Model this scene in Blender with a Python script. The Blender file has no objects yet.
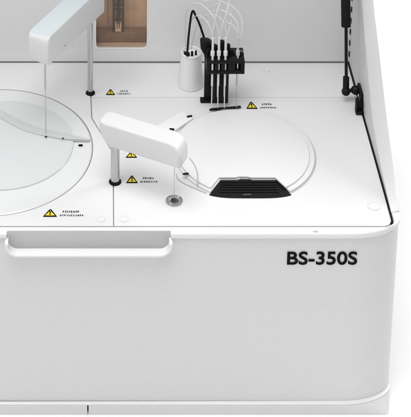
import bpy, bmesh, math, random
from mathutils import Vector, Matrix
R = math.radians
random.seed(7)
S = bpy.context.scene
# ------------------------------------------------------------------ camera
S.render.resolution_x, S.render.resolution_y = 1009, 1024
cd = bpy.data.cameras.new('camera'); cam = bpy.data.objects.new('camera', cd)
S.collection.objects.link(cam); S.camera = cam
cd.sensor_fit = 'VERTICAL'; cd.sensor_height = 36; cd.sensor_width = 36
cd.lens = 36 * 1427 / 417
cd.shift_x = (205.5 - 108) / 417
cd.shift_y = -(208.5 + 410) / 417
cd.clip_start = .05; cd.clip_end = 200
HD = .2438                                    # height of the working deck
cam.location = (0, -1.3319, HD + 1.1)
cam.rotation_euler = (R(90 - 15.3), 0, 0)
# ------------------------------------------------------------------ light
W = bpy.data.worlds.new('World'); S.world = W; W.use_nodes = True
bg = W.node_tree.nodes['Background']
bg.inputs[0].default_value = (1, 1, 1, 1); bg.inputs[1].default_value = .34
def area(name, loc, aim, size, power, sy=None):
    l = bpy.data.lights.new(name, 'AREA'); l.energy = power; l.shape = 'RECTANGLE'
    l.size = size; l.size_y = sy or size
    o = bpy.data.objects.new(name, l); S.collection.objects.link(o); o.location = loc
    o.rotation_euler = (Vector(aim) - Vector(loc)).to_track_quat('-Z', 'Y').to_euler()
    return o
area('softbox_overhead', (-.15, -.25, 1.75), (.02, .05, .2), 1.0, 15.5)
area('softbox_left', (-2.2, -.9, 1.5), (0, .1, .25), 1.2, 7)
area('added_floor_light', (1.9, 1.2, 1.5), (.75, .45, 0), 1.2, 23)  # unseen lamp, added to whiten the floor beside the machine
S.view_settings.view_transform = 'Standard'; S.view_settings.look = 'None'
S.view_settings.exposure = .38; S.view_settings.gamma = 1
S.render.engine = 'CYCLES'
# ------------------------------------------------------------------ materials
def mat(name, col, rough=.45, metal=0, bump=0, bscale=900, var=0, vscale=6, coat=0, spec=.5):
    m = bpy.data.materials.new(name); m.use_nodes = True
    n = m.node_tree.nodes; l = m.node_tree.links; p = n['Principled BSDF']
    p.inputs['Base Color'].default_value = (*col, 1)
    p.inputs['Roughness'].default_value = rough; p.inputs['Metallic'].default_value = metal
    p.inputs['Specular IOR Level'].default_value = spec
    p.inputs['Coat Weight'].default_value = coat
    tc = n.new('ShaderNodeTexCoord')
    if var:
        t = n.new('ShaderNodeTexNoise'); t.inputs['Scale'].default_value = vscale; t.inputs['Detail'].default_value = 6
        l.new(tc.outputs['Object'], t.inputs[0])
        r = n.new('ShaderNodeMapRange'); r.inputs[1].default_value = .3; r.inputs[2].default_value = .7
        r.inputs[3].default_value = 1 - var; r.inputs[4].default_value = 1 + var * .3
        l.new(t.outputs[0], r.inputs[0])
        v = n.new('ShaderNodeVectorMath'); v.operation = 'SCALE'; v.inputs[0].default_value = col
        l.new(r.outputs[0], v.inputs['Scale']); l.new(v.outputs[0], p.inputs['Base Color'])
        r2 = n.new('ShaderNodeMapRange'); r2.inputs[3].default_value = max(rough - .06, .02); r2.inputs[4].default_value = rough + .08
        l.new(t.outputs[0], r2.inputs[0]); l.new(r2.outputs[0], p.inputs['Roughness'])
    if bump:
        t = n.new('ShaderNodeTexNoise'); t.inputs['Scale'].default_value = bscale; t.inputs['Detail'].default_value = 3
        l.new(tc.outputs['Object'], t.inputs[0])
        b = n.new('ShaderNodeBump'); b.inputs['Strength'].default_value = bump; b.inputs['Distance'].default_value = .0006
        l.new(t.outputs[0], b.inputs['Height']); l.new(b.outputs[0], p.inputs['Normal'])
    return m
M = {
 'white':  mat('white_plastic', (.80, .80, .80), .38, bump=.10, var=.012),
 'deck':   mat('deck_plastic', (.71, .712, .717), .42, bump=.14, bscale=1400, var=.015),
 'shell':  mat('grey_white_shell_paint', (.72, .72, .724), .5, bump=.6, bscale=1100, var=.02, vscale=450),
 'wall':   mat('hood_inner_plastic', (.74, .74, .744), .5, bump=.2, bscale=900, var=.02),
 'side':   mat('shaded_side_plastic', (.58, .58, .585), .5, bump=.2, var=.02),  # shade of the upright wall faces put into a darker grey
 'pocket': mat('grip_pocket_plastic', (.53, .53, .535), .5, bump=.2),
 'disc':   mat('translucent_disc_plastic', (.68, .686, .688), .25, bump=.06, var=.02),
 'discin': mat('smoked_disc_plastic', (.62, .63, .635), .2, bump=.06, var=.03),
 'slot':   mat('slot_plastic', (.54, .545, .55), .4, var=.03),
 'cover':  mat('round_cover_plastic', (.715, .715, .715), .34, bump=.08, var=.012),
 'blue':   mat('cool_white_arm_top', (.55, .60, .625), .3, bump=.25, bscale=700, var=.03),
 'arm':    mat('arm_plastic', (.655, .655, .655), .3, bump=.05),
 'armside':mat('arm_side_plastic', (.62, .62, .625), .35, bump=.05),
 'steel':  mat('brushed_steel', (.52, .52, .53), .22, 1, bump=.1, bscale=500),
 'dsteel': mat('dark_steel', (.20, .20, .205), .3, 1, bump=.15, bscale=400),
 'black':  mat('black_plastic', (.006, .006, .0065), .45, bump=.2, bscale=600, var=.2, vscale=90, spec=.18),
 'rubber': mat('black_rubber', (.006, .006, .006), .6, spec=.15),
 'seam':   mat('seam_grey', (.20, .20, .205), .7),
 'lseam':  mat('light_seam_grey', (.46, .46, .465), .7),
 'void':   mat('dark_cavity', (.10, .10, .105), .8),
 'yellow': mat('label_yellow', (.80, .62, .03), .4),
 'ink':    mat('label_ink', (.003, .003, .003), .6, spec=.08),
 'dink':   mat('label_text_grey', (.02, .02, .02), .6, spec=.1),
 'paper':  mat('label_paper', (.80, .80, .79), .4),
 'amber':  mat('amber_backing', (.88, .80, .72), .45, bump=.2, var=.15, vscale=60),
 'brown':  mat('brown_backing', (.30, .22, .165), .5, bump=.3, var=.3, vscale=120),
 'pale':   mat('pale_clip', (.85, .80, .74), .35),
}
def glass(name, col, fac, rough=.05):
    m = bpy.data.materials.new(name); m.use_nodes = True
    n = m.node_tree.nodes; l = m.node_tree.links; n.clear()
    o = n.new('ShaderNodeOutputMaterial'); t = n.new('ShaderNodeBsdfTransparent'); t.inputs[0].default_value = (*col, 1)
    g = n.new('ShaderNodeBsdfPrincipled'); g.inputs['Base Color'].default_value = (*[c * .8 for c in col], 1); g.inputs['Roughness'].default_value = rough
    mx = n.new('ShaderNodeMixShader'); mx.inputs[0].default_value = fac
    l.new(t.outputs[0], mx.inputs[1]); l.new(g.outputs[0], mx.inputs[2]); l.new(mx.outputs[0], o.inputs[0])
    return m
M['tint'] = glass('amber_tinted_glass', (.90, .82, .75), .08)
M['tube'] = glass('clear_silicone_tube', (.95, .95, .95), .42)
# floor: clean white paper
M['floor'] = mat('white_paper', (.96, .96, .96), .9, spec=.1)
# ------------------------------------------------------------------ mesh helpers
def finish(o, parent, label=None, ang=32):
    S.collection.objects.link(o)
    o.parent = parent
    if label: o['label'] = label
    me = o.data
    for p in me.polygons: p.use_smooth = True
    me.set_sharp_from_angle(angle=R(ang))
    return o
def from_bm(name, bm, mats, parent, label=None, ang=32):
    bmesh.ops.recalc_face_normals(bm, faces=bm.faces)
    me = bpy.data.meshes.new(name); bm.to_mesh(me); bm.free()
    for m in (mats if isinstance(mats, (list, tuple)) else [mats]): me.materials.append(m)
    return finish(bpy.data.objects.new(name, me), parent, label, ang)
def plate_mesh(pts, holes, z0, z1, bevel=0, segs=3, mtx=None):
    """a slab cut from outline pts (with holes), between z0 and z1, edges bevelled"""
    cu = bpy.data.curves.new('c', 'CURVE'); cu.dimensions = '2D'; cu.fill_mode = 'BOTH'
    for loop in [pts] + list(holes or []):
        sp = cu.splines.new('POLY'); sp.points.add(len(loop) - 1)
        for i, q in enumerate(loop): sp.points[i].co = (q[0], q[1], 0, 1)
        sp.use_cyclic_u = True
    cu.extrude = max((z1 - z0) / 2 - bevel, 1e-5); cu.bevel_depth = bevel; cu.bevel_resolution = segs; cu.offset = -bevel
    t = bpy.data.objects.new('c', cu); S.collection.objects.link(t)
    dg = bpy.context.evaluated_depsgraph_get()
    me = bpy.data.meshes.new_from_object(t.evaluated_get(dg))
    bpy.data.objects.remove(t); bpy.data.curves.remove(cu)
    me.transform(Matrix.Translation((0, 0, (z0 + z1) / 2)))
    if mtx is not None: me.transform(mtx)
    me.materials.clear()
    bm = bmesh.new(); bm.from_mesh(me); bpy.data.meshes.remove(me)
    bmesh.ops.remove_doubles(bm, verts=bm.verts, dist=1e-6)
    bmesh.ops.recalc_face_normals(bm, faces=bm.faces)
    return bm
def plate(name, pts, holes, z0, z1, bevel, m, parent, label=None, segs=3, mtx=None, ang=32):
    return from_bm(name, plate_mesh(pts, holes, z0, z1, bevel, segs, mtx), m, parent, label, ang)
def merge(a, b, mi=0):
    me = bpy.data.meshes.new('t'); b.to_mesh(me); b.free()
    n = len(a.faces); a.from_mesh(me); bpy.data.meshes.remove(me); a.faces.ensure_lookup_table()
    for f in a.faces[n:]: f.material_index = mi
    return a
def lathe_bm(prof, c, segs=48, mtx=None):
    """prof: (radius, z) pairs, spun about the vertical through c"""
    bm = bmesh.new(); rings = []
    for r, z in prof:
        if r < 1e-6: rings.append([bm.verts.new((0, 0, z))])
        else: rings.append([bm.verts.new((r * math.cos(2 * math.pi * i / segs), r * math.sin(2 * math.pi * i / segs), z)) for i in range(segs)])
    for a, b in zip(rings, rings[1:]):
        for i in range(segs):
            j = (i + 1) % segs
            if len(a) == 1 and len(b) == 1: continue
            if len(a) == 1: bm.faces.new((a[0], b[i], b[j]))
            elif len(b) == 1: bm.faces.new((a[i], a[j], b[0]))
            else: bm.faces.new((a[i], a[j], b[j], b[i]))
    if mtx is not None: bmesh.ops.transform(bm, matrix=mtx, verts=bm.verts)
    bmesh.ops.translate(bm, vec=c, verts=bm.verts)
    return bm
def lathe(name, prof, c, m, parent, label=None, segs=48, mtx=None):
    return from_bm(name, lathe_bm(prof, c, segs, mtx), m, parent, label)
def cyl_between(a, b, r, segs=24, prof=None):
    a, b = Vector(a), Vector(b); L = (b - a).length
    q = (b - a).to_track_quat('Z', 'Y').to_matrix().to_4x4()
    return lathe_bm(prof or [(0, 0), (r * .9, 0), (r, r * .1), (r, L - r * .1), (r * .9, L), (0, L)], a, segs, q)
def box_bm(x0, x1, y0, y1, z0, z1, bevel=0, segs=2):
    bm = bmesh.new(); bmesh.ops.create_cube(bm, size=1)
    bmesh.ops.scale(bm, vec=(x1 - x0, y1 - y0, z1 - z0), verts=bm.verts)
    bmesh.ops.translate(bm, vec=((x0 + x1) / 2, (y0 + y1) / 2, (z0 + z1) / 2), verts=bm.verts)
    if bevel: bmesh.ops.bevel(bm, geom=bm.edges[:], offset=bevel, segments=segs, affect='EDGES', profile=.5)
    return bm
def smooth(pts, n=6):
    """Catmull-Rom through pts"""
    P = [Vector(p) for p in pts]; P = [2 * P[0] - P[1]] + P + [2 * P[-1] - P[-2]]; out = []
    for i in range(1, len(P) - 2):
        a, b, c, d = P[i - 1:i + 3]
        for k in range(n):
            t = k / n
            out.append(.5 * ((2 * b) + (c - a) * t + (2 * a - 5 * b + 4 * c - d) * t * t + (3 * b - a - 3 * c + d) * t ** 3))
    out.append(P[-2]); return out
def tube_bm(pts, r, segs=10):
    bm = bmesh.new(); rings = []; up = Vector((0, 0, 1)); n = len(pts); prev = None
    for i, p in enumerate(pts):
        d = (pts[min(i + 1, n - 1)] - pts[max(i - 1, 0)]).normalized()
        x = prev if prev is not None else (d.orthogonal())
        x = (x - d * x.dot(d)).normalized(); prev = x; y = d.cross(x)
        rings.append([bm.verts.new(p + r * (x * math.cos(2 * math.pi * k / segs) + y * math.sin(2 * math.pi * k / segs))) for k in range(segs)])
    for a, b in zip(rings, rings[1:]):
        for i in range(segs): bm.faces.new((a[i], a[(i + 1) % segs], b[(i + 1) % segs], b[i]))
    bm.faces.new(rings[0]); bm.faces.new(rings[-1]); return bm
def circle(cx, cy, r, n=96, a0=0, a1=360):
    full = abs(a1 - a0) >= 360
    return [(cx + r * math.cos(R(a0 + (a1 - a0) * i / (n if full else n - 1))), cy + r * math.sin(R(a0 + (a1 - a0) * i / (n if full else n - 1)))) for i in range(n)]
def band(pts, w):
    """closed outline of a strip of width w along pts"""
    L, Rr = [], []; n = len(pts)
    for i, p in enumerate(pts):
        p = Vector(p[:2]); a = Vector(pts[max(i - 1, 0)][:2]); b = Vector(pts[min(i + 1, n - 1)][:2])
        d = (b - a).normalized(); q = Vector((-d.y, d.x)) * (w / 2)
        L.append(tuple(p + q)); Rr.append(tuple(p - q))
    return L + Rr[::-1]
# ------------------------------------------------------------------ setting
fb = bmesh.new(); bmesh.ops.create_grid(fb, x_segments=2, y_segments=2, size=30)
fl = from_bm('floor', fb, M['floor'], None); fl['kind'] = 'structure'
# ------------------------------------------------------------------ the instrument
A = bpy.data.objects.new('laboratory_analyzer', None); S.collection.objects.link(A); A.location = (0, 0, 0)
A['label'] = 'white benchtop chemistry analyzer with open hood, two probe arms and round disc covers'
A['category'] = 'analyzer'
XR, XL = .3285, -.36                           # outer sides
RX, RY = .062, .031                            # plan rounding of the front corners
YB = .42
def outline(off=0, y0=0, notch=None):
    """plan outline, counter-clockwise from back left; off shrinks it"""
    pts = [(XL + off, YB - off)]
    for i in range(25):
        t = R(180 + 90 * i / 24); pts.append((XL + RX + (RX - off) * math.cos(t), y0 + RY + (RY - off) * math.sin(t)))
    if notch:
        x0, x1, yn = notch
        pts += [(x0, y0 + off), (x0, yn), (x1, yn), (x1, y0 + off)]
    for i in range(25):
        t = R(270 + 90 * i / 24); pts.append((XR - RX + (RX - off) * math.cos(t), y0 + RY + (RY - off) * math.sin(t)))
    pts.append((XR - off, YB - off)); return pts
NX0, NX1 = -.1118, .0693
ZN = .2215
ZP = .0125
sh = plate_mesh(outline(.0015, 0), None, ZP + .0004, ZN, 0)
merge(sh, plate_mesh(outline(.0015, 0, (NX0, NX1, .0035)), None, ZN, HD - .0062, 0))
from_bm('front_panel', sh, M['shell'], A, 'light grey textured front panel with rounded right corner')
# top rim frame: a ring round the deck
def deck_rect(x0, x1, y0, y1, r):
    pts = []
    for cx, cy, a in ((x1 - r, y0 + r, 270), (x1 - r, y1 - r, 0), (x0 + r, y1 - r, 90), (x0 + r, y0 + r, 180)):
        pts += circle(cx, cy, r, 8, a, a + 90)
    return pts
DX0, DX1, DY0, DY1 = -.35, .3185, .0110, .3225
plate('top_rim', outline(0, -.0016, (NX0, NX1, .0028)), [deck_rect(DX0 - .0004, DX1 + .0004, DY0 - .0004, .3235, .011)], HD - .0072, HD, .0022, M['white'], A,
      'glossy white rounded rim around the deck')
plate('rim_seam', deck_rect(DX0, DX1, DY0, DY1 + .004, .011), None, HD - .006, HD - .0032, 0, M['lseam'], A)
# plinth: rounded at its top, nearly square at its foot
def plinth(x0, x1, corner):
    bm = bmesh.new(); rows = []
    for k in range(7):
        f = k / 6; z = ZP * (1 - f); rx, ry = (RX * (1 - f) + .004 * f, (RY + .003) * (1 - f) + .004 * f)
        y0 = -.0035; xr = XR - .0002 - .0060 * f
        row = [(x0, y0, z)]
        if corner:
            for i in range(17):
                t = R(270 + 90 * i / 16); row.append((xr - rx + rx * math.cos(t), y0 + ry + ry * math.sin(t), z))
            row.append((xr, .12, z)); row.append((x0, .12, z))
        else: row += [(x1, y0, z), (x1, .12, z), (x0, .12, z)]
        rows.append([bm.verts.new(p) for p in row])
    for a, b in zip(rows, rows[1:]):
        for i in range(len(a)): bm.faces.new((a[i], a[(i + 1) % len(a)], b[(i + 1) % len(a)], b[i]))
    bm.faces.new(rows[0]); bm.faces.new(rows[-1]); return bm
from_bm('plinth_panel', plinth(-.0222, XR, True), M['shell'], A, 'long lower grey panel right of the seam')
from_bm('plinth_panel', plinth(XL + .02, -.0238, False), M['shell'], A, 'lower grey panel left of the seam')
from_bm('plinth_core', box_bm(XL + .03, XR - .03, .002, YB - .02, .001, .0125), M['void'], A)
# highlight on the plinth ledge, painted as a white strip following the corner
tr = []
for k, (off, y0) in enumerate(((.0002, -.0026), (.0013, 0))):
    row = [(XL + .02, y0 + off * 0)]
    for i in range(25):
        t = R(270 + 90 * i / 24); row.append((XR - RX + (RX - off) * math.cos(t), (y0 if k == 0 else .0015) + RY + (RY - (0 if k == 0 else 0)) * math.sin(t)))
    row.append((XR - off, .11)); tr.append(row)
bm = bmesh.new()
va = [[bm.verts.new((x, y, z)) for x, y in row] for row, z in ((tr[0], ZP + .0002), (tr[0], ZP + .0012), (tr[1], ZP + .0022), (tr[1], ZP + .0002))]
for a, b in zip(va, va[1:] + va[:1]):
    for i in range(len(a) - 1): bm.faces.new((a[i], a[i + 1], b[i + 1], b[i]))
from_bm('ledge_highlight', bm, M['white'], A, 'thin white line painting the highlight on the plinth ledge')
# front grip: pocket face and white scoop
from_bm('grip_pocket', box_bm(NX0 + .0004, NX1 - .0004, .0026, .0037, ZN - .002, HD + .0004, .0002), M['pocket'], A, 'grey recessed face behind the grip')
def scoop_outline(t):
    r = .014; z0 = ZN - .0032 ; zt = HD - .0075
    x0, x1 = NX0 - .0016, NX1 + .0016
    out = [(x0, zt)] + circle(x0 + r, z0 + r, r, 12, 180, 270) + circle(x1 - r, z0 + r, r, 12, 270, 360) + [(x1, zt)]
    ri = r - t
    inn = [(x1 - t, zt)] + circle(x1 - r, z0 + r, ri, 12, 360, 270) + circle(x0 + r, z0 + r, ri, 12, 270, 180) + [(x0 + t, zt)]
    return out + inn
mt = Matrix.Rotation(R(90), 4, 'X')            # (x, z) outline -> stands in the x-z plane, depth along -y
plate('grip_handle', scoop_outline(.0034), None, -.0030, .0088, .0014, M['white'], A, 'white curved grip lip on the front panel', mtx=mt, segs=4)
# ------------------------------------------------------------------ deck
G = .0006
SE = [(.0063, DY0), (.0063, .137), (-.0200, .2043), (-.0217, .2473), (-.0217, DY1)]
LC, LR = (-.1367, .1456), .1190
RC, RR = (.1624, .1362), .0851
dl = [(DX0 + .001, DY0 + G), (SE[0][0] - G, SE[0][1] + G)] + [(x - G, y) for x, y in SE[1:4]] + [(SE[4][0] - G, DY1), (DX0 + .001, DY1)]
plate('deck_panel', dl, [circle(*LC, LR)], HD - .003, HD - .0002, .0003, M['deck'], A, 'left white deck panel around the large disc')
rr = .0105
dr = [(SE[0][0] + G, SE[0][1] + G)] + circle(DX1 - .0016 - rr, DY0 + G + rr, rr, 10, 270, 360) + [(DX1 - .0016, .2467), (SE[3][0] + G, .2467)] + [(x + G, y) for x, y in (SE[2], SE[1])]
plate('deck_panel', dr, [circle(.0755, .0520, .0094, 48)], HD - .003, HD - .0002, .0003, M['deck'], A, 'right white deck panel with the round cover and wash port')
plate('deck_panel', [(SE[3][0] + G, .2479), (DX1 - .0016, .2479), (DX1 - .0016, DY1), (SE[4][0] + G, DY1)], None, HD - .003, HD - .0006, .0003, M['deck'], A, 'narrow rear strip of the deck')
# dark seams under the gaps
bm = plate_mesh(band(SE[1:4], .0016), None, HD - .0016, HD - .0004, 0)
from_bm('deck_seam', bm, M['seam'], A, 'thin dark bent seam between the deck panels')
bm = plate_mesh(band([(DX1 - .0011, .325), (DX1 - .0011, .024), (DX1 - .0014, .0185), (DX1 - .0032, .0150)], .0022), None, HD - .002, HD + .0006, .0003)
from_bm('edge_seal', bm, M['rubber'], A, 'black rubber seal along the right edge of the deck')
# ---- large sample disc
from_bm('disc_well', plate_mesh(circle(*LC, LR + .001), None, HD - .008, HD - .004, 0), M['seam'], A)
SD = lathe('sample_disc_cover', [(0, 0), (LR - .0014, 0), (LR - .0011, .0012), (LR - .0016, .0038), (LR - .0030, .0046), (LR - .0050, .0044), (.088, .0036), (0, .0036)],
      (LC[0], LC[1], HD - .0045), M['disc'], A, 'large pale grey round sample disc cover', segs=160)
IC = (-.1255, .1545)
lathe('inner_lid', [(.0838, -.0015), (.0838, .0008), (.0832, .0014), (.080, .0018), (.045, .0030), (.0, .0038)], (IC[0], IC[1], HD - .0005), M['discin'], SD, 'raised smoky inner lid', segs=128)
up = [(-.165, .245), (-.135, .2164), (-.1086, .1944), (-.0895, .1826), (-.0709, .1752), (-.0462, .1671), (-.0300, .1606), (-.0215, .1578)]
lo = [(-.0235, .1566), (-.0363, .1577), (-.0521, .1588), (-.0704, .1630), (-.0889, .169), (-.1078, .1787), (-.1338, .2003), (-.160, .226)]
u3 = smooth([(x, y, 0) for x, y in up]); l3 = smooth([(x, y, 0) for x, y in lo])
plate('probe_slot', [p[:2] for p in u3] + [p[:2] for p in l3], None, HD + .0002, HD + .0042, .0006, M['slot'], SD, 'curved grey slot the sample probe dips into')
for (x, y, r) in ((-.0752, .1613, .0011), (-.0545, .1585, .0009), (-.033, .1505, .0020)):
    lathe('slot_hole', [(0, 0), (r, 0), (r, .0006), (0, .0006)], (x, y, HD + (.0042 if r < .0015 else .0004)), M['ink'], SD, segs=16, mtx=Matrix.Diagonal((1.4, .8, 1, 1)))
# ---- round reagent cover with the front grip opening
def cover_poly(r):
    pts = []
    for i in range(200):
        a = R(-56.6 + 294.5 * i / 199); pts.append((RC[0] + r * math.cos(a), RC[1] + r * math.sin(a)))
    pts += [(.1310, .0868 ), (.1505, .0868), (.1540, .0884), (.1640, .0884), (.1675, .0868), (.1960, .0868)]
    return pts
RCV = plate('reagent_disc_cover', cover_poly(RR - .0010), None, HD - .004, HD + .0026, .0008, M['cover'], A, 'round white reagent cover with a dark grip opening', segs=2, ang=40)
plate('cover_top', [(x - .0018, y) for x, y in cover_poly(RR - .0056)], None, HD + .0024, HD + .0050, .0012, M['cover'], RCV, segs=3, ang=40)
wv = []
for i in range(41):
    t = i / 40; x = .1160 + (.2100 - .1160) * t
    wv.append((x, .0618 - .0052 * (1 - (2 * t - 1) ** 4)))
pit = wv + [(.1972, .0890), (.1305, .0890)]
plate('grip_opening', pit, None, HD - .0001, HD + .0007, .0002, M['black'], RCV, 'black trapezoid opening with a ribbed grip')
bm = bmesh.new()
for k in range(5):
    y = .0655 + k * .0042; merge(bm, box_bm(.128 + k * .0006, .196 - k * .0006, y, y + .0022, HD + .0006, HD + .0016, .0004))
from_bm('grip_rib', bm, M['black'], RCV)
from_bm('grip_tab', box_bm(.1545, .1640, .0600, .0622, HD + .0006, HD + .0016, .0002), M['dsteel'], RCV)
# deck ring line round the cover (a shallow groove)
ring = circle(*RC, RR + .0008, 160, -56, 196) + circle(*RC, RR - .0012, 160, 196, -56)
plate('cover_groove', ring, None, HD - .0012, HD + .0001, 0, M['lseam'], A)
# raised guide strip leading under the reagent arm
Q = [(.0600, .1835), (.0900, .2108), (.0925, .2118), (.0950, .2110), (.1040, .2000), (.1045, .1980), (.1035, .1965), (.0790, .1720), (.050, .1700)]
plate('guide_strip', Q, None, HD - .001, HD + .0046, .0010, M['white'], A, 'raised white strip behind the small arm')
QS = [(.0590, .1842), (.0892, .2118), (.0925, .2129), (.0957, .2118), (.1050, .2004), (.1000, .195), (.05, .170)]
plate('guide_edge_shade', QS, None, HD - .001, HD + .0001, 0, M['lseam'], A)  # flat grey outline, paints the shaded edge of the strip
def slotcap(x, y, z, ang, L=.0062, Wd=.0028):
    m = Matrix.Translation((x, y, z)) @ Matrix.Rotation(R(ang), 4, 'Z')
    o = circle(L / 2 - Wd / 2, 0, Wd / 2, 8, -90, 90) + circle(-L / 2 + Wd / 2, 0, Wd / 2, 8, 90, 270)
    plate('fastener', o, None, 0, .0012, .0003, M['black'], A, mtx=m)
slotcap(.0780, .1745, HD + .0050, -8); slotcap(.1010, .2005, HD + .0046, 15, .0072); slotcap(.0905, .0915, HD + .0052, 10, .0072)
# curved ridges near the small arm
def ridge(pts, r, m, name='deck_ridge', z=HD, label=None):
    from_bm(name, tube_bm(smooth([(x, y, z) for x, y in pts]), r, 8), m, A, label)
ridge([(.0965, .1210), (.1015, .1090), (.1042, .0945), (.1040, .0820), (.1030, .0740)], .0008, M['lseam'], z=HD + .0050)
ridge([(.080, .099), (.0815, .090), (.087, .083), (.100, .0735), (.1128, .0650)], .0007, M['lseam'])
# ---- wash port
WP = lathe('wash_port', [(.0046, -.004), (.0046, .0004), (.0052, .0010), (.0066, .0010), (.0070, .0005), (.0078, .0005), (.0083, .0011), (.0096, .0008), (.0100, -.001)], (.0755, .0520, HD), M['steel'], A, 'round steel wash port under the small probe')
lathe('port_bore', [(0, .0004), (.0014, .0004), (.0016, 0), (.0047, 0), (.0047, .0002)], (.0755, .0520, HD - .0022), M['dsteel'], WP)
# ---- screw caps
def cap(x, y, r, m=None):
    lathe('screw_cap', [(r, -.0006), (r, .0003), (r * .93, .0007), (r * .80, .0007), (r * .76, .0003), (r * .3, .0003), (0, .0002)], (x, y, HD), m or M['deck'], A, segs=32)
for x, y, r in ((-.0078, .0223, .0052), (.0179, .0223, .0052), (.3014, .0437, .0072), (.2077, .3060, .0045)): cap(x, y, r)
lathe('rim_dimple', [(0, 0), (.0022, 0), (.0026, .0005), (.0021, .0008), (0, .0003)], (.2293, .0022, HD - .0003), M['lseam'], A, segs=24, mtx=Matrix.Diagonal((1.2, .6, 1, 1)))
# ------------------------------------------------------------------ hood: back wall, side walls
ZB = HD
WX0, WX1, WZ0, WZ1, WR = -.0158, .0513, HD + .0205, HD + .165, .0055
def win(off, n=6):
    pts = []
    for cx, cz, a in ((WX1 + off - WR, WZ0 - off + WR, 270), (WX1 + off - WR, WZ1 + off - WR, 0), (WX0 - off + WR, WZ1 + off - WR, 90), (WX0 - off + WR, WZ0 - off + WR, 180)):
        pts += circle(cx, cz, WR, n, a, a + 90)
    return pts
plate('back_wall', [(DX0 - .002, ZB + .0012), (DX1 + .004, ZB + .0012), (DX1 + .004, ZB + .300), (DX0 - .002, ZB + .300)], [win(0)], -.334, -.3228, .0006, M['wall'], A, 'grey inner back wall of the open hood', mtx=mt)
from_bm('back_seam', box_bm(DX0, DX1, .3232, .3300, HD - .002, HD + .0014), M['seam'], A)
WN = plate('window', win(.0010), [win(-.0003)], -.3250, -.3224, .0004, M['white'], A, 'amber tinted window in the back wall', mtx=mt)
plate('pane', win(-.0004), None, -.3272, -.3262, 0, M['tint'], WN, mtx=mt)
from_bm('window_backing', box_bm(WX0 - .004, WX1 + .004, .3525, .356, WZ0 - .004, WZ1 + .006), M['amber'], WN)
bx = box_bm(WX0 - .006, WX0 - .001, .3345, .352, WZ0 - .004, WZ1 + .006)
merge(bx, box_bm(WX1 + .001, WX1 + .006, .3345, .352, WZ0 - .004, WZ1 + .006)); merge(bx, box_bm(WX0 - .001, WX1 + .001, .3345, .352, WZ0 - .006, WZ0 - .001))
from_bm('window_recess', bx, M['amber'], WN)
from_bm('lower_reflection', box_bm(WX0 + .0005, WX1 - .0005, .338, .3515, WZ0 - .0005, WZ0 + .0145, .001), M['brown'], WN, 'dark brown block painting the reflection low in the window')  # dark reflection behind the pane, put into a brown block
rail = box_bm(.0062, .0082, .3400, .3505, WZ0 + .014, WZ1, .0003)
merge(rail, box_bm(.0192, .0212, .3400, .3505, WZ0 + .014, WZ1, .0003)); 
for z in (.030, .045, .052, .066, .074, .09):
    merge(rail, box_bm(.0084, .0190, .3420, .3440, WZ0 + z, WZ0 + z + .0014))
from_bm('scanner_rail', rail, M['rubber'], WN, 'dark metal rail inside the window')
rod = tube_bm([Vector((.0137, .3450, WZ0 + .028)), Vector((.0137, .3450, WZ1))], .0016, 12)
merge(rod, tube_bm(smooth([(.0105, .3430, WZ0 + .034), (.0165, .343, WZ0 + .040), (.0108, .343, WZ0 + .050), (.0168, .343, WZ0 + .058), (.0110, .343, WZ0 + .070), (.0166, .343, WZ0 + .084)]), .0007, 8))
from_bm('scanner_rod', rod, M['rubber'], WN)
cl = box_bm(.0096, .0178, .3375, .3435, WZ0 + .0155, WZ0 + .0195, .001)
merge(cl, box_bm(.0096, .0116, .3375, .3435, WZ0 + .0195, WZ0 + .0270, .0006)); merge(cl, box_bm(.0158, .0178, .3375, .3435, WZ0 + .0195, WZ0 + .0270, .0006)); merge(cl, box_bm(.0128, .0146, .3375, .3435, WZ0 + .0195, WZ0 + .0245, .0006))
from_bm('scanner_clip', cl, M['pale'], WN, 'pale three-pronged clip inside the window')
from_bm('guide_post', box_bm(-.0010, .0004, .344, .346, WZ0, WZ1), M['brown'], WN)
from_bm('guide_post', box_bm(.0300, .0308, .346, .348, WZ0, WZ1), M['pale'], WN)
# side walls lofted from the inner to the outer top edge
PI = [(.0325, -.0002), (.064, .0052), (.104, .0125), (.151, .027), (.180, .047), (.206, .070), (.26, .131), (.320, .208), (.327, .290), (.3345, .300)]
PO = [(.0345, .0004), (.054, .0110), (.090, .0340), (.130, .060), (.160, .083), (.19, .107), (.24, .146), (.305, .225), (.325, .290), (.3345, .300)]
def side(sx, xi, xo, label):
    xi_ = xi
    bm = bmesh.new(); cols = []
    a = smooth([(y, z, 0) for y, z in PI], 5); b = smooth([(y, z, 0) for y, z in PO], 5)
    for p, q in zip(a, b):
        pi = Vector((xi, p[0], HD + p[1])); po = Vector((xo, q[0], HD + q[1]))
        mid1 = pi.lerp(po, .12) + Vector((0, 0, .0006)); mid2 = pi.lerp(po, .88) + Vector((0, 0, .0010))
        cols.append([bm.verts.new(v) for v in ((xi, p[0], HD - .0005), pi, mid1, mid2, po, (xo, q[0], HD - .0005))])
    for c, d in zip(cols, cols[1:]):
        for i in range(6): bm.faces.new((c[i], c[(i + 1) % 6], d[(i + 1) % 6], d[i]))
    bm.faces.new(cols[0]); bm.faces.new(cols[-1]); bm.faces.ensure_lookup_table()
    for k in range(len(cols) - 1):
        for i in (1, 2, 3): bm.faces[k * 6 + i].material_index = 1  # top edge gets a paler material, its light painted in
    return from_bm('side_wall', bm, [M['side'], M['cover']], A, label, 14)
SW = side(1, .3187, .3283, 'tapering side wall, shaded grey and lit sloped top edge painted in')
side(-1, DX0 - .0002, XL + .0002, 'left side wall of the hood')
lidm = Matrix.Translation((0, .333, HD + .306)) @ Matrix.Rotation(R(116), 4, 'X')
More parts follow.
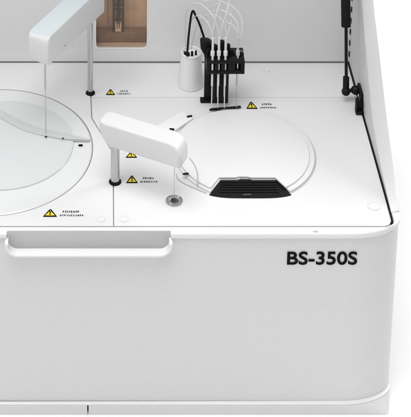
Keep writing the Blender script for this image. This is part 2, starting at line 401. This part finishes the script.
plate('hood_lid', deck_rect(XL, XR, 0, .40, .03), None, -.006, .006, .002, M['wall'], A, 'raised hood lid', mtx=lidm)
bm = bmesh.new()
for i in range(8):
    z = HD + .010 + i * .0165; merge(bm, box_bm(.3172, .3183, .3200, .3222, z, z + .0075, .0003))
from_bm('corner_strip', bm, M['rubber'], A, 'dashed dark strip in the back right corner')
# ------------------------------------------------------------------ gas strut
ST = bpy.data.objects.new('gas_strut', None)
st = cyl_between((.3000, .2577, HD + .094), (.3000, .303, HD + .215), .0060)
GS = from_bm('gas_strut', st, M['black'], A, 'black gas strut that holds the hood open')
bpy.data.objects.remove(ST)
from_bm('strut_rod', cyl_between((.3000, .2385, HD + .030), (.3000, .2577, HD + .0945), .0020), M['black'], GS)
sk = cyl_between((.3000, .2368, HD + .012), (.3000, .2405, HD + .034), .0040)
bmesh.ops.create_uvsphere(sk, u_segments=20, v_segments=12, radius=.0055, matrix=Matrix.Translation((.3000, .2372, HD + .0150)))
from_bm('strut_socket', sk, M['black'], GS)
pn = cyl_between((.3000, .2372, HD + .0165), (.3186, .2372, HD + .0165), .0024)
bmesh.ops.create_uvsphere(pn, u_segments=20, v_segments=12, radius=.0060, matrix=Matrix.Translation((.3120, .2365, HD + .0175)))
from_bm('ball_stud', pn, M['black'], GS)
bk = box_bm(.3148, .3186, .2180, .2440, HD + .0095, HD + .0235, .0012)
merge(bk, box_bm(.3105, .3186, .2140, .2190, HD + .0015, HD + .0150, .001)); merge(bk, box_bm(.3085, .3115, .2110, .2190, HD + .0015, HD + .0190, .001)); merge(bk, box_bm(.3085, .3186, .2090, .2180, HD + .0008, HD + .0045, .001))
from_bm('strut_bracket', bk, M['black'], GS)
sb = lathe_bm([(0, 0), (.002, 0), (.0024, .0006), (.0018, .0014), (0, .0014)], (.3146, .227, HD + .017), 16, Matrix.Rotation(R(-90), 4, 'Y'))
from_bm('bracket_screw', sb, M['steel'], GS)
# ------------------------------------------------------------------ sampling arm (large) and reagent arm (small)
def arm_frame(P, d, n):                        # profile plane (u, z) with depth along n
    d = Vector((*d, 0)).normalized(); n = Vector((*n, 0)).normalized()
    m = Matrix(((d.x, 0, n.x, P[0]), (d.y, 0, n.y, P[1]), (0, 1, 0, 0), (0, 0, 0, 1))); return m
P2, Q2 = (-.0225, .2557), (-.0752, .163); d2 = (-.494, -.869); n2 = (.869, -.494)
def corner(cx, cz, r, a0, a1, n=8): return circle(cx, cz, r, n, a0, a1)
# outline in (u, z): from the post end round to the tip
z0, z1 = HD + .110, HD + .148
uA, uB = -.0185, .1175
prof = [(uA, z0)] + [(uB - .003, z0)] + corner(uB - .004, z0 + .003, .003, 285, 360, 4) + corner(uB - .010, z1 - .009, .009, 0, 90) + [(uA, z1)]
bmA = plate_mesh(prof, None, -.0175, .0108, .0020, 4, arm_frame(P2, d2, n2))
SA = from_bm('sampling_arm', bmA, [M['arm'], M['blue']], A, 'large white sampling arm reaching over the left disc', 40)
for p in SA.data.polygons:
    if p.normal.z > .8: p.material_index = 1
lathe('arm_post', [(0, 0), (.0034, 0), (.0034, .1115), (0, .1115)], (P2[0], P2[1], HD), M['steel'], SA)
lathe('post_collar', [(.0036, .004), (.0044, .0030), (.0058, .0012), (.0060, 0), (.0034, 0)], (P2[0], P2[1], HD - .0002), M['rubber'], SA, 'black ring at the foot of the post')
pr = tube_bm([Vector((Q2[0], Q2[1], HD + .0075)), Vector((Q2[0], Q2[1], HD + .0700))], .0006, 10)
merge(pr, tube_bm([Vector((Q2[0], Q2[1], HD + .0700)), Vector((Q2[0], Q2[1], HD + .1110))], .0012, 12)); 
from_bm('sample_probe', pr, M['steel'], SA, 'thin steel probe under the tip of the large arm')
sc = Vector(P2 + (0,)) + Vector((-.494, -.869, 0)) * .078 + Vector((.869, -.494, 0)) * .0106 + Vector((0, 0, HD + .1165))
from_bm('arm_screw', cyl_between(sc, sc + Vector((.869, -.494, 0)) * .0006, .0009, 12), M['dsteel'], SA)
P1, Q1 = (.0083, .0850), (.0752, .0520); d1 = (.895, -.446); n1 = (.446, .895)
z0, z1 = HD + .0545, HD + .0835
uA, uB = -.0170, .0860
prof = [(uA + .0150, z0), (uB, z0)] + corner(uB - .0165, z1 - .0165, .0165, 0, 90, 12) + corner(uA + .003, z1 - .003, .003, 90, 180, 4) + [(uA, z1 - .0140)]
bmR = plate_mesh(prof, None, -.0125, .0125, .0024, 5)
for k in (.0004, .0015, .003, .005, .0075, .010):
    bmesh.ops.bisect_plane(bmR, geom=bmR.verts[:] + bmR.edges[:] + bmR.faces[:], plane_co=(uA + k, 0, 0), plane_no=(1, 0, 0))
for v in bmR.verts:
    q = uA + .010 - v.co.x
    if q > 0: v.co.z *= .35 + .65 * math.sqrt(max(0, 1 - (q / .010) ** 2))
bmesh.ops.transform(bmR, matrix=arm_frame(P1, d1, n1), verts=bmR.verts)
RA = from_bm('reagent_arm', bmR, M['arm'], A, 'small white reagent arm with a rounded end', 40)
lathe('arm_post', [(0, 0), (.0052, 0), (.0052, .0556), (0, .0556)], (P1[0], P1[1], HD), M['steel'], RA)
lathe('post_collar', [(.0056, .003), (.0062, .0024), (.0072, .0010), (.0073, 0), (.0050, 0)], (P1[0], P1[1], HD - .0002), M['rubber'], RA, 'black ring at the foot of the post')
pr = tube_bm([Vector((Q1[0], Q1[1], HD + .004)), Vector((Q1[0], Q1[1], HD + .046))], .0005, 10)
merge(pr, tube_bm([Vector((Q1[0], Q1[1], HD + .046)), Vector((Q1[0], Q1[1], HD + .055))], .0013, 12))
from_bm('reagent_probe', pr, M['steel'], RA, 'thin steel probe above the wash port')
# ------------------------------------------------------------------ wash manifold
col = box_bm(.1215, .1315, .238, .2455, HD, HD + .075, .0012)
merge(col, box_bm(.1165, .1515, .2340, .2440, HD, HD + .0030, .0012))
merge(col, box_bm(.1395, .1460, .2395, .2445, HD, HD + .060, .0010))
MF = from_bm('wash_manifold', col, M['black'], A, 'black wash station bracket with hanging needles')
arc = plate_mesh([(.1150, .0880), (.1180, .0905), (.1260, .0890), (.1330, .0830), (.1330, .0640), (.1220, .0560), (.1200, .0700), (.1155, .0790)], None, -.2420, -.2330, .0010, 2, Matrix.Translation((0, 0, HD)) @ mt)
from_bm('manifold_hook', arc, M['black'], MF)
hd = box_bm(.1220, .1690, .2270, .2400, HD + .0560, HD + .0765, .0012)
merge(hd, box_bm(.1220, .1690, .2130, .2275, HD + .0560, HD + .0605, .0010))
merge(hd, box_bm(.1220, .1690, .2130, .2275, HD + .0705, HD + .0745, .0010))
for x in (.1220, .1320, .1400, .1485, .1530, .1640):
    merge(hd, box_bm(x, x + (.0045 if x < .164 else .005), .2138, .2275, HD + .0600, HD + .0710, .0005))
from_bm('manifold_block', hd, M['black'], MF, 'black slotted block carrying the needles')
NEED = [(.1292, .2160), (.1370, .2165), (.1452, .2165), (.1605, .2175)]
for i, (x, y) in enumerate(NEED):
    n = tube_bm([Vector((x, y, HD + .006)), Vector((x, y, HD + .0560))], .0007, 8)
    merge(n, tube_bm([Vector((x, y, HD + .0380)), Vector((x, y, HD + .0800))], .0014, 10))
    from_bm('wash_needle', n, M['arm'] if i < 3 else M['steel'], MF)
    f = cyl_between((x, y + .001, HD + .076), (x, y + .001, HD + .105), .0015); f2 = cyl_between((x, y + .001, HD + .080), (x, y + .001, HD + .086), .0026); merge(f, f2)
    from_bm('tube_fitting', f, M['tube'] if i == 3 else M['arm'], MF)
for x in (.1333, .1413, .1478):
    from_bm('needle_sleeve', cyl_between((x, .2230, HD + .012), (x, .2230, HD + .057), .0027), M['black'], MF)
for x, r, h in ((.1333, .0030, .087), (.1415, .0032, .093), (.1490, .0030, .088), (.1255, .0028, .082), (.1470, .0022, .081), (.1530, .0024, .080), (.1660, .0022, .079)):
    from_bm('fitting_nut', cyl_between((x, .2290, HD + .0755), (x, .2290, HD + h), r, 6), M['rubber'] if r > .0023 else M['dsteel'], MF)
# clear tubing loops
LOOPS = [
 [(.1605, .2185, .094), (.1612, .221, .112), (.157, .226, .124), (.146, .233, .131), (.133, .240, .129), (.122, .246, .116), (.117, .250, .098), (.1155, .252, .080)],
 [(.1605, .2185, .092), (.1645, .221, .108), (.1655, .228, .122), (.158, .236, .133), (.145, .243, .137), (.131, .248, .131), (.124, .250, .116)],
 [(.1452, .2180, .094), (.1462, .222, .108), (.142, .230, .120), (.132, .238, .124), (.121, .246, .116), (.112, .254, .098), (.108, .262, .075), (.106, .270, .054)],
 [(.1370, .2180, .094), (.1362, .222, .110), (.1300, .230, .126), (.120, .240, .134), (.109, .250, .133), (.100, .258, .120), (.098, .266, .095), (.099, .271, .054)],
 [(.1292, .2180, .094), (.1285, .222, .106), (.1235, .230, .118), (.114, .242, .120), (.106, .254, .108), (.103, .264, .085), (.1035, .270, .054)],
 [(.1370, .2180, .094), (.1400, .222, .116), (.1460, .230, .130), (.1500, .240, .142), (.144, .248, .155)],
 [(.1292, .2180, .094), (.1300, .224, .112), (.1340, .232, .128), (.1400, .242, .140), (.1500, .250, .155)],
 [(.1605, .2185, .092), (.1590, .220, .112), (.1490, .226, .120), (.1390, .232, .118), (.1330, .238, .104), (.1310, .240, .080)],
 [(.1452, .2180, .094), (.1492, .224, .112), (.1530, .232, .124), (.148, .240, .136), (.134, .246, .140), (.118, .250, .135)],
]
for L in LOOPS:
    from_bm('clear_tube', tube_bm(smooth([(x, y, HD + z) for x, y, z in L], 8), .00085, 10), M['tube'], MF)
from_bm('black_cable', tube_bm(smooth([(.1005, .262, HD + .050), (.1012, .256, HD + .075), (.1028, .25, HD + .104), (.1045, .25, HD + .1175), (.1066, .25, HD + .1215), (.1092, .25, HD + .1160), (.1150, .248, HD + .1030), (.1215, .245, HD + .083), (.1240, .243, HD + .074)], 8), .0014, 10), M['rubber'], MF, 'black cable arching from the white cup to the bracket')
# irregular slot in the cover below the needles
so = smooth([(.1262, .2145, 0), (.1300, .2168, 0), (.1400, .2185, 0), (.1530, .2200, 0), (.1660, .2222, 0)]); si = smooth([(.1665, .2178, 0), (.1560, .2160, 0), (.1450, .2155, 0), (.1360, .2128, 0), (.1268, .2118, 0)])
plate('needle_slot', [p[:2] for p in si] + [p[:2] for p in so], None, HD + .0046, HD + .0054, .0002, M['black'], RCV, 'narrow black slot below the hanging needles')
# ------------------------------------------------------------------ white cup
CU = lathe('wash_cup', [(0, 0), (.0160, 0), (.0160, .0015), (.0130, .0440), (.0134, .0445), (.0134, .0475), (.0124, .0485), (.0112, .0478), (.0106, .0440), (0, .0440)], (.1065, .2745, HD), M['white'], A, 'white tapered cup behind the black bracket', segs=64)
for x, y, r, h in ((.0985, .2700, .0016, .005), (.1030, .2690, .0014, .004), (.1075, .2710, .0015, .0045), (.1125, .2730, .0013, .004)):
    from_bm('cup_plug', cyl_between((x, y, HD + .0440), (x, y, HD + .0480 + h * .5), r, 12), M['black'], CU)
# ------------------------------------------------------------------ stickers and lettering
def tri(c, w, h, z, t):
    return [(c[0] - w / 2, c[1] - h / 2), (c[0] + w / 2, c[1] - h / 2), (c[0], c[1] + h / 2)]
def warning(x, y, w, h, text_w, rot=0, rows=2):
    """warning triangle, and a small two-line caption that is too small to read"""
    mtx = Matrix.Translation((x, y, HD)) @ Matrix.Rotation(R(rot), 4, 'Z')
    bm = bmesh.new()
    def poly(pts, z, mi):
        f = bm.faces.new([bm.verts.new((p[0], p[1], z)) for p in pts]); f.material_index = mi
    a, b = w / 2, h / 2
    poly([(-a, -b), (a, -b), (.06 * w, b), (-.06 * w, b)], .00035, 0)
    poly([(-a * .70, -b * .74), (a * .70, -b * .74), (0, b * .66)], .00055, 1)
    poly([(-w * .05, -b * .12), (w * .05, -b * .12), (w * .07, b * .36), (-w * .07, b * .36)], .00075, 0)
    poly([(-w * .06, -b * .56), (w * .06, -b * .56), (w * .06, -b * .30), (-w * .06, -b * .30)], .00075, 0)
    if text_w:
        x0 = a + .0018
        for r_ in range(rows):
            cx = x0 + (.0008 if r_ else .004); yy = -b * .85 + (1 - r_) * b * .95
            end = x0 + text_w * (.8 if r_ == 0 else 1)
            gh = .0030 if r_ == 0 else .0024
            while cx < end:
                gw = random.uniform(.0016, .0024); th = .00042
                def bar(x0_, x1_, y0_, y1_, zz):
                    poly([(cx + x0_ * gw, yy + y0_ * gh), (cx + x1_ * gw, yy + y0_ * gh), (cx + x1_ * gw, yy + y1_ * gh), (cx + x0_ * gw, yy + y1_ * gh)], zz, 2)
                for k in random.sample(range(5), 3):
                    if k < 3: q = (.1, .5, .86)[k]; bar(0, 1, q, q + th / gh, .0004)
                    else: q = (.12, .62)[k - 3]; bar(q, q + th / gw * 1.1, 0, 1, .0005)
                if random.random() < .6: bar(.4, .6, .05, .95, .0006)
                cx += gw + random.uniform(.0004, .0007)
    bmesh.ops.transform(bm, matrix=mtx, verts=bm.verts)
    lb = from_bm('warning_label', bm, [M['ink'], M['yellow'], M['dink']], A)
    for p in lb.data.polygons: p.use_smooth = False
    return lb
LB = [(-.0650, .0318, .0160, .0120, .0270), (.0279, .0890, .0138, .0128, .0200), (.0279, .1335, .0140, .0110, 0), (.0032, .2575, .0120, .0115, .0175), (.1807, .2297, .0145, .0140, .0190)]
for t, nm in zip(LB, ('near the front grip', 'beside the small post', 'half hidden behind the small arm', 'beside the large post', 'beside the black manifold')):
    warning(*t)['label'] = 'yellow warning triangle ' + nm
def writing(name, text, x0, x1, y, z0, zh, m, parent):
    cu = bpy.data.curves.new('t', 'FONT'); cu.body = text; cu.size = 1; cu.offset = .017; cu.extrude = .004; cu.space_character = 1.0
    t = bpy.data.objects.new('t', cu); S.collection.objects.link(t)
    me = bpy.data.meshes.new_from_object(t.evaluated_get(bpy.context.evaluated_depsgraph_get()))
    bpy.data.objects.remove(t); bpy.data.curves.remove(cu)
    xs = [v.co.x for v in me.vertices]; ys = [v.co.y for v in me.vertices]
    sx = (x1 - x0) / (max(xs) - min(xs)); sz = zh / (max(ys) - min(ys)); mx, my = min(xs), min(ys)
    for v in me.vertices:
        X, Y, Z = v.co; v.co = (x0 + (X - mx) * sx, y - Z * .05, z0 + (Y - my) * sz)
    me.materials.clear(); me.materials.append(m)
    me.name = name; o = bpy.data.objects.new(name, me); S.collection.objects.link(o); o.parent = parent; return o
writing('model_lettering', 'BS-350S', .1990, .2768, .0008, .2012, .0172, M['ink'], A)['label'] = 'bold black letters and numbers on the front'
